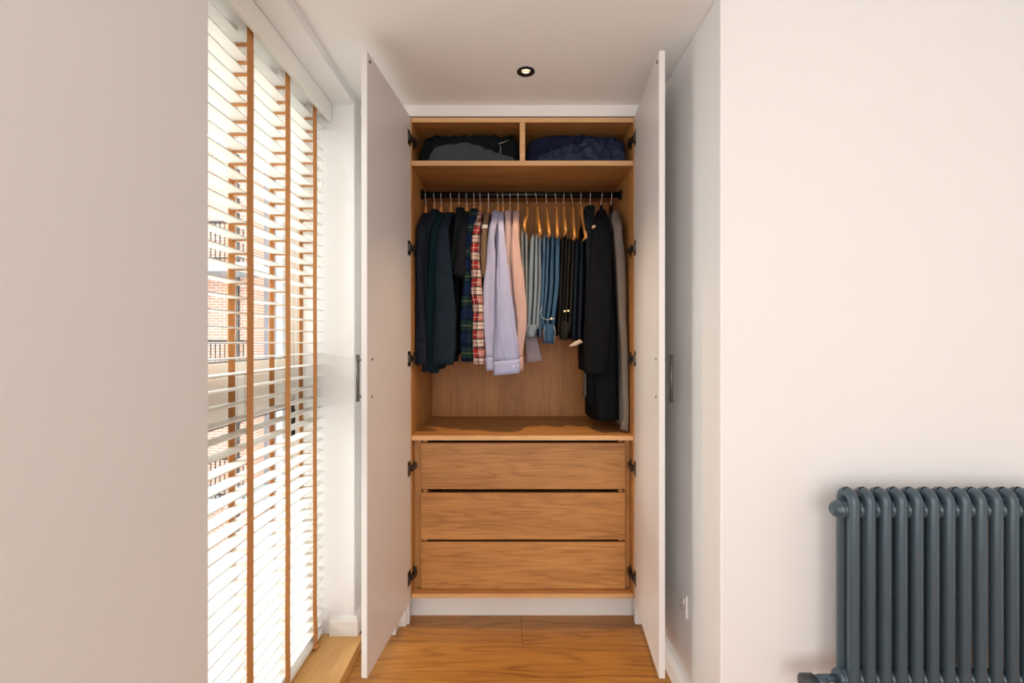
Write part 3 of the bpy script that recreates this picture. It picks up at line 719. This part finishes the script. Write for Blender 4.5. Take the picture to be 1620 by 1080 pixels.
# ---- jeans
def jeans(label, hx, ytop, layers, fab, y_end, df=2.352, depth=0.125, amp=0.05, button=None, waist=None, group='jeans folded over wooden hangers', bend=None):
    X = (hx - 810) * YRAIL / F
    g = thing('jeans', label, 'jeans', (X, YRAIL, H + (540 - y_end) * 2.4 / F), group)
    legs = []
    for k, tab in enumerate(layers):
        rings = []; y0, y1 = tab[0][0], tab[-1][0]; n = 22
        for i in range(n + 1):
            y = y0 + (y1 - y0) * i / n; xl, xr = interp(tab, y); dd = df + .006 * (k % 2)
            dd += .018 * (1 - sstep((y - y0) / 9))
            q = P((xl + xr) / 2, y, dd); a = (xr - xl) / 2 * dd / F * (0.55 + .45 * sstep((y - y0) / 7))
            rings.append(ringpts(q.x, dd + depth, q.z, a, depth, hx + k * 2.1, amp * .35 * sstep((y - y0) / 40), q.z, n=40, e=3.4))
        legs.append(obj('trouser_leg', MB().loft(taper_end(rings)), fab, g))
    if waist:
        xl0, xr0, yw0, xl1, xr1, yw1, wf = waist; rings = []
        for i in range(6):
            t = i / 5; y = yw0 + (yw1 - yw0) * t; xl, xr = xl0 + (xl1 - xl0) * t, xr0 + (xr1 - xr0) * t; dd = df - .012
            q = P((xl + xr) / 2, y, dd); rings.append(ringpts(q.x, dd + .05, q.z, (xr - xl) / 2 * dd / F, .05, hx, .05, q.z, e=2.6, tilt=-.1))
        r = rings[-1]; cc = sum(r, Vector()) / len(r); lip = [cc + (p - cc) * .84 + Vector((0, 0, .001)) for p in r]
        rings.append(lip)
        wb = obj('waistband', MB().loft(rings, caps=False), wf, g)
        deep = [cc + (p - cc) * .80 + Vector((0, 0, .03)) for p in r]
        obj('waist_shade', MB().loft([lip, deep], caps=True), M['lining'], wb)  # dark cap that paints the shade inside the waist opening
        for s in (0.15, .85):       # belt loops
            xa = xl0 + (xr0 - xl0) * s; xb = xl1 + (xr1 - xl1) * s
            obj('belt_loop', MB().tube([P(xa, yw0, df - .014), P(xb, (yw0 + yw1) / 2, df - .019), P(xb, yw1, df - .014)], .0025, 8), fab, wb)
    if button:
        for bx, by in button:
            q = P(bx, by, df - .004); obj('button', MB().tube([q + Vector((0, .008, 0)), q, q - Vector((0, .002, 0))], [.0075, .0075, .004], 16), M['brass'], g)
    return g
d_pale = denim('pale_grey_denim', (0.18, 0.22, 0.235), (0.29, 0.31, 0.30)); d_light = denim('light_blue_denim', (0.15, 0.21, 0.27), (0.29, 0.34, 0.39))
d_blue = denim('blue_denim', (0.038, 0.095, 0.18), (0.10, 0.18, 0.28)); d_mid = denim('mid_blue_denim', (0.025, 0.07, 0.14), (0.07, 0.15, 0.245))
d_black = denim('black_denim', (0.010, 0.010, 0.010), (0.026, 0.024, 0.022)); d_ol = denim('faded_black_denim', (0.012, 0.013, 0.012), (0.034, 0.032, 0.026))
d_ink = denim('ink_blue_denim', (0.006, 0.010, 0.017), (0.016, 0.024, 0.034))
def lay(y0, y1, *xs):
    "xs: four (xl, xr) at four heights"
    return [(y0 + (y1 - y0) * t, a, b) for t, (a, b) in zip((0, .06, .5, 1), xs)]
jeans('pale grey-blue jeans beside the peach shirt', 832, 363,
      [lay(363, 500, (824, 829), (823, 829.5), (822.5, 831), (827, 833)), lay(364, 495, (829, 834), (829, 836), (830, 836.5), (830, 835.5))], d_pale, 500)
jeans('light blue faded jeans with a dark open waist', 847, 369,
      [lay(370, 528, (841, 846), (838, 846.5), (835, 845), (832, 841)), lay(370, 530, (846.5, 851), (846, 851.5), (844.5, 852), (840, 848)), lay(369, 520, (851, 855), (851.5, 857), (851.5, 857.5), (847, 854))],
      d_light, 537, waist=(833, 852, 513, 831, 848, 533, d_light))
jeans('blue jeans narrow and folded next to the light blue pair', 863.5, 369,
      [lay(370, 534, (860, 865), (857.5, 865), (856, 862.5), (852, 857)), lay(369, 520, (865, 870), (865, 870.5), (862, 869), (857, 862))], d_blue, 534)
g = jeans('mid-blue jeans with a gold button and a dark round waist opening', 877.7, 370,
      [lay(371, 520, (872, 876), (871, 878), (869, 877.5), (862, 870)), lay(370, 515, (877, 884), (878.5, 887.5), (877.5, 886.5), (870, 880))],
      d_mid, 546, button=[(872.5, 504)], waist=(860, 879, 512, 860, 877, 543, d_mid))
pk = c('pale_denim_seam', (0.42, 0.47, 0.52), var=0.1)
obj('pocket_seam', MB().tube([P(857, 486, 2.345), P(855, 495, 2.345), P(858, 503, 2.343), P(867, 506, 2.342), P(878, 504, 2.343)], .0016, 6), pk, g)
obj('waist_seam', MB().tube([P(863, 514, 2.337), P(860, 524, 2.336), P(861.5, 538, 2.337)], .0016, 6), pk, g)
obj('waist_seam', MB().tube([P(876, 514, 2.337), P(878.5, 524, 2.336), P(876.5, 540, 2.337)], .0016, 6), pk, g)
jeans('black jeans beside the mid-blue jeans', 891.6, 372,
      [lay(374, 530, (888, 893), (887.5, 893.5), (885.5, 891), (882, 887)), lay(372, 525, (893.5, 898), (893.5, 899), (891, 896), (887, 892))], d_black, 530)
jeans('faded black jeans with a bright gold button', 902.5, 375,
      [lay(376, 527, (899, 904), (898.5, 904.5), (896, 901.5), (891, 897)), lay(375, 525, (904.5, 909), (904.5, 910), (902, 908), (898, 905))], d_ol, 540,
      button=[(893.5, 492), (899, 491.5)], waist=(888, 906, 508, 887, 899, 537, d_ol))
g = jeans('ink blue jeans showing a cream pocket corner at the bottom', 918.6, 376,
      [lay(377, 536, (911, 916), (910, 917), (907.5, 914.5), (905, 912)), lay(376, 538, (917, 923), (917, 924.5), (915, 924), (912, 921.5))], d_ink, 545)
cream = c('cream_pocket_cloth', (0.60, 0.50, 0.38), var=0.1)
rings = [[P(x, y, d) for x, y, d in r] for r in (((900, 546.5, 2.35), (902, 548, 2.35), (902, 548, 2.356), (900, 546.5, 2.356)), ((910, 540, 2.345), (912, 546.5, 2.345), (912, 546.5, 2.353), (910, 540, 2.353)), ((917, 536.5, 2.348), (923, 541, 2.348), (923, 541, 2.354), (917, 536.5, 2.354)))]
obj('pocket_lining', MB().loft(rings), cream, g)

# ---- jackets and coats on the right
GC = 'jackets and coats at the right end of the rail'
g, sl = garment('jacket', 'slim charcoal jacket between the jeans and the black overcoat', 'jacket', 933,
        [(325, 928, 942), (340, 924.5, 941), (355, 926, 939), (400, 928.5, 940), (450, 927.5, 939), (500, 926.5, 938), (560, 926, 937), (591, 926, 936)], B_, darkj, 588,
        t=0.016, body_tab=[(325, 927, 942), (400, 928, 941), (570, 927, 938), (590, 927, 937)], body_df=2.34, collar=(927, 942), collar_h=16, collar_fab=blackc, group=GC)
rings = []
for i in range(5):
    t = i / 4; y = 584 + 44 * t; d = 2.40; q = P(930 - t, y, d); rings.append(ringpts(q.x, d + .03, q.z, 5.0 * d / F, .03, 1.0, .03, q.z))
obj('lining', MB().loft(taper_end(rings)), grey, g, label='grey lining hem')
g, sl = garment('overcoat', 'long black wool overcoat reaching almost to the lower shelf', 'coat', 952,
        [(332, 947, 959), (342, 943, 963), (352, 939, 966), (400, 935, 969), (450, 931, 970), (500, 929, 968), (550, 927.5, 964), (592, 926.5, 961)], A_, tweedblk, 666,
        body_tab=[(332, 946, 960), (350, 944, 968), (400, 946, 973), (500, 943, 981), (592, 937, 985), (667, 938.5, 986)], body_df=2.318,
        b=0.02, collar=(946, 960), collar_h=14, amp=0.045, tilt=-.10, group=GC)
rings = []
for i in range(6):
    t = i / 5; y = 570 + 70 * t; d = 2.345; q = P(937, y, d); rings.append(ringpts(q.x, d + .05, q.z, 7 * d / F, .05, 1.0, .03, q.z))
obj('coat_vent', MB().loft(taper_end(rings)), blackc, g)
g, sl = garment('tweed_coat', 'grey houndstooth tweed coat at the end of the rail beside the hinges', 'coat', 966.8,
        [(334, 969, 979), (345, 967.5, 983), (355, 970, 985), (365, 971.5, 985.5), (400, 974, 989), (450, 976.5, 991.5), (500, 979, 992.5), (560, 984, 995), (620, 986, 996), (660, 987, 996), (681, 982, 996)], B_, hound, 672,
        body_tab=[(334, 968, 980), (360, 970, 984), (450, 976, 989), (560, 980, 991), (673, 978, 994)], body_df=2.35,
        b=0.018, amp=0.04, tilt=-.2, group=GC)
# turned up tweed collar with a fold line
rings = []
for dy, xl, xr, d in ((-1, 972, 980, 2.44), (6, 968, 983.5, 2.40), (14, 966.5, 985.5, 2.37), (20, 966.5, 983, 2.352), (25, 967, 977, 2.350), (30, 967.5, 971.5, 2.352)):
    q = P((xl + xr) / 2, 334 + dy, d); rings.append(ringpts(q.x, d + (YRAIL - d), q.z, (xr - xl) / 2 * d / F, YRAIL - d, 1, .01, q.z, e=2.2, tilt=.2))
gtw = c('grey_tweed_collar', (0.22, 0.205, 0.18), (0.11, 0.10, 0.085), 'hound', .008)
obj('collar', MB().loft(rings), gtw, g)

# ---- hangers
hooks = [(673.7, 'carrying the dark navy shirt at the wardrobe side'), (687, 'carrying the slim blue-black shirt'), (698, 'carrying the deep teal shirt'), (713, 'carrying the navy knitted jumper'),
         (726.7, 'carrying the green-black short-sleeved shirt'), (738, 'carrying the charcoal short-sleeved shirt'), (750, 'carrying the green and navy tartan shirt'), (759.7, 'carrying the red plaid shirt'),
         (773, 'carrying the taupe polo shirt'), (787, 'carrying the pale blue shirt'), (795, 'carrying the sky blue shirt'), (807, 'carrying the pink striped shirt'), (819, 'carrying the peach checked shirt'),
         (832, 'bent towards the shirts and carrying the pale grey-blue jeans'), (847, 'carrying the light blue faded jeans'), (863.5, 'carrying the narrow blue jeans'), (877.7, 'carrying the mid-blue jeans'),
         (891.6, 'carrying the plain black jeans'), (902.5, 'carrying the faded black jeans'), (918.6, 'carrying the ink blue jeans'), (933, 'carrying the slim charcoal jacket'),
         (952, 'carrying the black overcoat'), (966.8, 'carrying the grey tweed coat')]
arms = {832: (834, 830, 361, 823), 847: (849.5, 854.5, 369, 846), 863.5: (864.5, 869, 370, 863), 877.7: (880, 882, 371, 878), 891.6: (891.5, 895, 366, 892), 902.5: (906, 909, 374, 904), 918.6: (918.5, 927, 375, 918)}
tops = [337, 331, 336, 336, 328, 335, 330, 333, 337, 333, 335, 333, 333]
for i, (hx, what) in enumerate(hooks):
    X = (hx - 810) * YRAIL / F
    g = thing('clothes_hanger', 'wooden hanger with a steel hook ' + what, 'hanger', (X, YRAIL, 2.04), 'wooden hangers on the rail')
    lean = random.uniform(-.004, .004); zn = 2.068
    if i == 8: zn = 2.05
    if hx in arms: lean = (arms[hx][0] - hx) * YRAIL / F
    xb = X + lean
    R = .0190
    pts = [Vector((xb, YRAIL, zn - .006)), Vector((xb, YRAIL, zn + .010)), Vector((xb * .7 + X * .3, YRAIL - .006, zn + .024)), Vector((X + lean * .3, YRAIL - .0165, ZRAIL - .012))]
    for k in range(9):
        a = math.pi + .25 - (math.pi + .55) * k / 8
        pts.append(Vector((X, YRAIL + R * math.cos(a), ZRAIL + R * math.sin(a))))
    hk = obj('hook', MB().tube(pts, .0016, 8), M['steel'], g)
    wb = MB()
    if hx in arms:
        xt, xe, ye, xk = arms[hx]; df = 2.285; e = P(xe, ye, df); zj = e.z
        t0 = Vector((xb, YRAIL - .004, zn))
        def arm(sgn):
            p = []
            for k in range(9):
                t = k / 8; yv = -sgn * (YRAIL - df) * t
                x = xb + (e.x - xb) * t * (1 if sgn > 0 else -.5)
                if hx == 832 and sgn > 0: x = xb + (e.x - xb) * sstep((t - .35) / .5)
                z = zn - (zn - zj) * (t ** .92)
                p.append(Vector((x, YRAIL + yv, z)))
            return p
        wb.bar(arm(1), .0125, [.024, .024, .023, .022, .021, .020, .019, .018, .016]); wb.bar(arm(-1), .0125, .02)
        obj('shoulder_bar', wb, M['hanger'], g)
        yj = 2 * YRAIL - df - .012
        z_bar = H + (540 - (ye + 2)) * (2.352) / F - .002
        b0, b1 = Vector((e.x, df + .012, zj + .004)), Vector((xb - .5 * (e.x - xb), yj, zj + .004))
        obj('trouser_bar', MB().tube([b0, b1], .005, 10), M['hanger'], g)
    else:
        top = tops[i] if i < 13 else (325, 332, 334)[i - 20]
        zt = H + (540 - top) * 2.44 / F
        p = [Vector((xb, YRAIL - w, zz)) for w, zz in ((.100, zt - .105), (.075, zt - .072), (.045, zt - .040), (.020, zt - .012), (.006, zt + .012))]
        q = [Vector((v.x, 2 * YRAIL - v.y, v.z)) for v in p[::-1]]
        fx = X
        for v in p: pass
        m = MB(); m.bar(p + q, .011, [.012, .016, .018, .020, .022, .022, .020, .018, .016, .012]);
        m.bar([Vector((xb, YRAIL, zt - .01)), Vector((xb, YRAIL, (zt + zn) / 2)), Vector((xb, YRAIL, zn))], [.015, .015, .010], [.04, .03, .014])
        obj('shoulder_bar', m, M['hanger'] if i < 20 else (M['hanger'] if i == 20 else M['black']), g)
    if i == 20:     # pale rounded end of the hanger showing between jacket and coat
        q = P(940, 358.5, 2.282); obj('bar_end', MB().tube([q + Vector((0, .03, 0)), q + Vector((0, .006, 0)), q, q - Vector((0, .003, 0))], [.0095, .010, .0085, .004], 16), mat('pale_wood_end', (0.62, 0.36, 0.24), 0.4), g)

# ---- clothes on the upper shelf
def mound(x0, x1, d0, d1, tops, fab, name, label, cat, amp=0.010, base=2.2112, crest=0.25, seed=0.0, freq=(9, 22), cap=2.378, group=None, n=56):
    "soft folded heap lying on the shelf; tops: (pixel x, pixel row of its upper outline at depth dc)"
    dc = d0 + (d1 - d0) * crest; rings = []
    for i in range(n + 1):
        t = i / n; px = x0 + (x1 - x0) * t; yt = interp(tops, px)[0]
        X = (px - 810) * d0 / F; h = min(H + (540 - yt) * dc / F, cap) - base
        ring = []; m = 36
        end = min(1, (min(t, 1 - t) / .05)) ** .5
        hh = max(.006, h * (.35 + .65 * end))
        for k in range(m):
            th = 2 * math.pi * k / m; cth, sth = math.cos(th), math.sin(th)
            e = .55
            uu = math.copysign(abs(cth) ** e, cth); ww = math.copysign(abs(sth) ** e, sth)
            cy = (d0 + d1) / 2; yy = cy - (d1 - d0) / 2 * uu * (.7 + .3 * end); zz = base + hh * (.5 + .5 * ww)
            back = max(0, (yy - dc) / (d1 - dc)); zz = base + (zz - base) * (1 - .25 * back)
            p = Vector((X, yy, zz))
            q = Vector((p.x * freq[0] + seed, p.y * freq[0], p.z * freq[1]))
            w = Vector((p.x * freq[0] + p.z * 30 + seed, p.y * 9, p.z * freq[1] - p.x * 12))
            r = (1 - abs(noise.noise(w)) * 2.6) + .6 * (1 - abs(noise.noise(w * 2.1 + Vector((3, 0, p.x * 14)))) * 2.6) - .8
            f = min(1, (zz - base) / .03)
            p.y -= amp * r * f * (1 if yy < cy else 0); p.z += amp * .22 * r * f
            p.z = min(max(p.z, base), 2.386); p.y = max(p.y, YF + .004)
            ring.append(p)
        rings.append(ring)
    o = obj(name, MB().loft(rings), fab, None)
    return tag(o, label, cat, group)
blkj = c('black_padded_cloth', (0.008, 0.011, 0.012), var=0.5); gryc = c('slate_sweat_cloth', (0.050, 0.062, 0.070), var=0.35); nvy = c('navy_padded_cloth', (0.012, 0.021, 0.050), var=0.45, rough=0.5)
bj = mound(661, 821, 2.312, 2.62, [(661, 236), (675, 222), (700, 213), (740, 208.5), (775, 209), (800, 211), (821, 214)], blkj, 'folded_jacket',
      'black jacket with a silver zip folded on the upper shelf left of the divider', 'jacket', amp=.020, seed=1.0)
mound(678, 816, 2.262, 2.300, [(678, 240), (690, 231), (710, 227), (740, 226), (760, 230), (785, 240), (805, 247), (816, 251)], gryc, 'folded_sweater',
      'slate grey sweater folded in front of the black jacket on the upper shelf', 'sweater', amp=.008, seed=4.0, crest=.3)
zp = MB(); zp.tube([P(787, 227.5, 2.275), P(793, 226, 2.27), P(806, 221.5, 2.272)], .0016, 6); zp.tube([P(791, 226, 2.272), P(792, 234, 2.27), P(791.5, 243, 2.272)], .0013, 6)
obj('zip', zp, M['steel'], bj)
mound(832, 932, 2.310, 2.64, [(832, 236), (845, 226), (865, 222), (885, 213), (905, 209), (925, 208), (932, 210)], c('dark_indigo_cloth', (0.012, 0.014, 0.036), var=.45), 'folded_jacket',
      'dark indigo jacket folded against the divider on the upper shelf', 'jacket', amp=.02, seed=8.0)
mound(848, 990, 2.272, 2.302, [(848, 249), (865, 240), (890, 233), (912, 224), (930, 219), (950, 224), (975, 228), (990, 240)], nvy, 'folded_coat',
      'navy padded coat with deep creases folded on the upper shelf by the right hinge', 'coat', amp=.017, seed=13.0)
mound(915, 992, 2.318, 2.64, [(915, 208), (930, 208), (950, 213), (970, 220), (992, 229)], nvy, 'folded_coat',
      'navy quilted coat lying behind the creased navy padded coat', 'coat', amp=.012, seed=19.0)

# ------------------------------------------------------------------ radiator
rd = thing('column_radiator', 'anthracite blue two-column radiator on the wall', 'radiator', (1.25, 1.405, 0.31))
YA, YBK, RT = 1.382, 1.428, 0.0154
zt, zb = 0.895, 0.352; rc = (YBK - YA) / 2; x0 = (1350 - 810) * YA / F; pitch = 0.0458
def utube(x):
    pts = []
    for k in range(9):
        a = math.pi * k / 8; pts.append((x, (YA + YBK) / 2 - rc * math.cos(a), zt + rc * math.sin(a)))
    for k in range(9):
        a = math.pi * k / 8; pts.append((x, (YA + YBK) / 2 + rc * math.cos(a), zb - rc * math.sin(a)))
    return pts
sec_me = None
m = MB(); pts = utube(0.0); pts = pts[4:] + pts[:5]
m.tube(pts, RT, 14, False)
for zz in (0.868, 0.372):
    prof = [(-.0229, .021), (-.021, .024), (-.010, .0265), (-.004, .0275), (.004, .0275), (.010, .0265), (.021, .024), (.0229, .021)]
    m.tube([(a, (YA + YBK) / 2, zz) for a, r in prof], [r for a, r in prof], 18)
for i in range(15):
    if sec_me is None:
        o = obj('section', m, M['rad'], None); o.parent = rd; sec_me = o.data
    else:
        o = bpy.data.objects.new('section', sec_me); C.objects.link(o); o.parent = rd
    o.location = Vector((x0 + i * pitch, 0, 0)) - rd.location
for zz in (0.868, 0.372):
    prof = [(0.018, .022), (.021, .0265), (.028, .0265), (.029, .0235), (.034, .0235), (.035, .021), (.041, .0205), (.042, .016), (.047, .0145)]
    if zz < .5: prof = prof[:5]
    obj('end_plug', MB().tube([(x0 - a, (YA + YBK) / 2, zz) for a, r in prof], [r for a, r in prof], 24), M['rad'], rd)
for xx in (x0 + 1.5 * pitch, x0 + 12.5 * pitch):
    obj('wall_bracket', MB().box(xx - .012, xx + .012, 1.40, YN - .001, .80, .835), M['rad'], rd, .003)
vx = (1289 - 810) * 1.40 / F
v = MB(); yc = 1.405
v.tube([(x0 - .036, yc, .372), (vx + .018, yc, .372)], .011, 14)
v.tube([(vx + .004, yc, .358), (vx + .018, yc, .358), (vx + .034, yc, .358), (vx + .036, yc, .358)], [.018, .0225, .0225, .018], 18)
v.tube([(vx + .018, yc, .355), (vx + .018, yc, 0.0)], .0085, 12)
vo = obj('valve', v, M['rad'], rd)
v = MB(); v.tube([(vx + .003, yc, .358), (vx, yc, .358), (vx - .032, yc, .358), (vx - .036, yc, .358)], [.018, .0255, .0255, .021], 22)
obj('valve_head', v, M['valve'], vo)

# ------------------------------------------------------------------ wall socket
sk = thing('wall_socket', 'white plastic single wall socket low beside the open right wardrobe door', 'socket', (XR, 1.838, 0.36))
SX = XR - .0005
obj('plate', MB().box(SX - .009, SX, 1.795, 1.881, 0.317, 0.403), M['plastic'], sk, .003)
obj('rocker_switch', MB().box(SX - .012, SX - .0088, 1.812, 1.826, 0.366, 0.386), M['trim'], sk, .001)
m = MB(); m.box(SX - .0095, SX - .0088, 1.834, 1.838, 0.366, 0.375); m.box(SX - .0095, SX - .0088, 1.822, 1.830, 0.340, 0.344); m.box(SX - .0095, SX - .0088, 1.843, 1.851, 0.340, 0.344)
obj('pin_slots', m, M['valve'], sk)
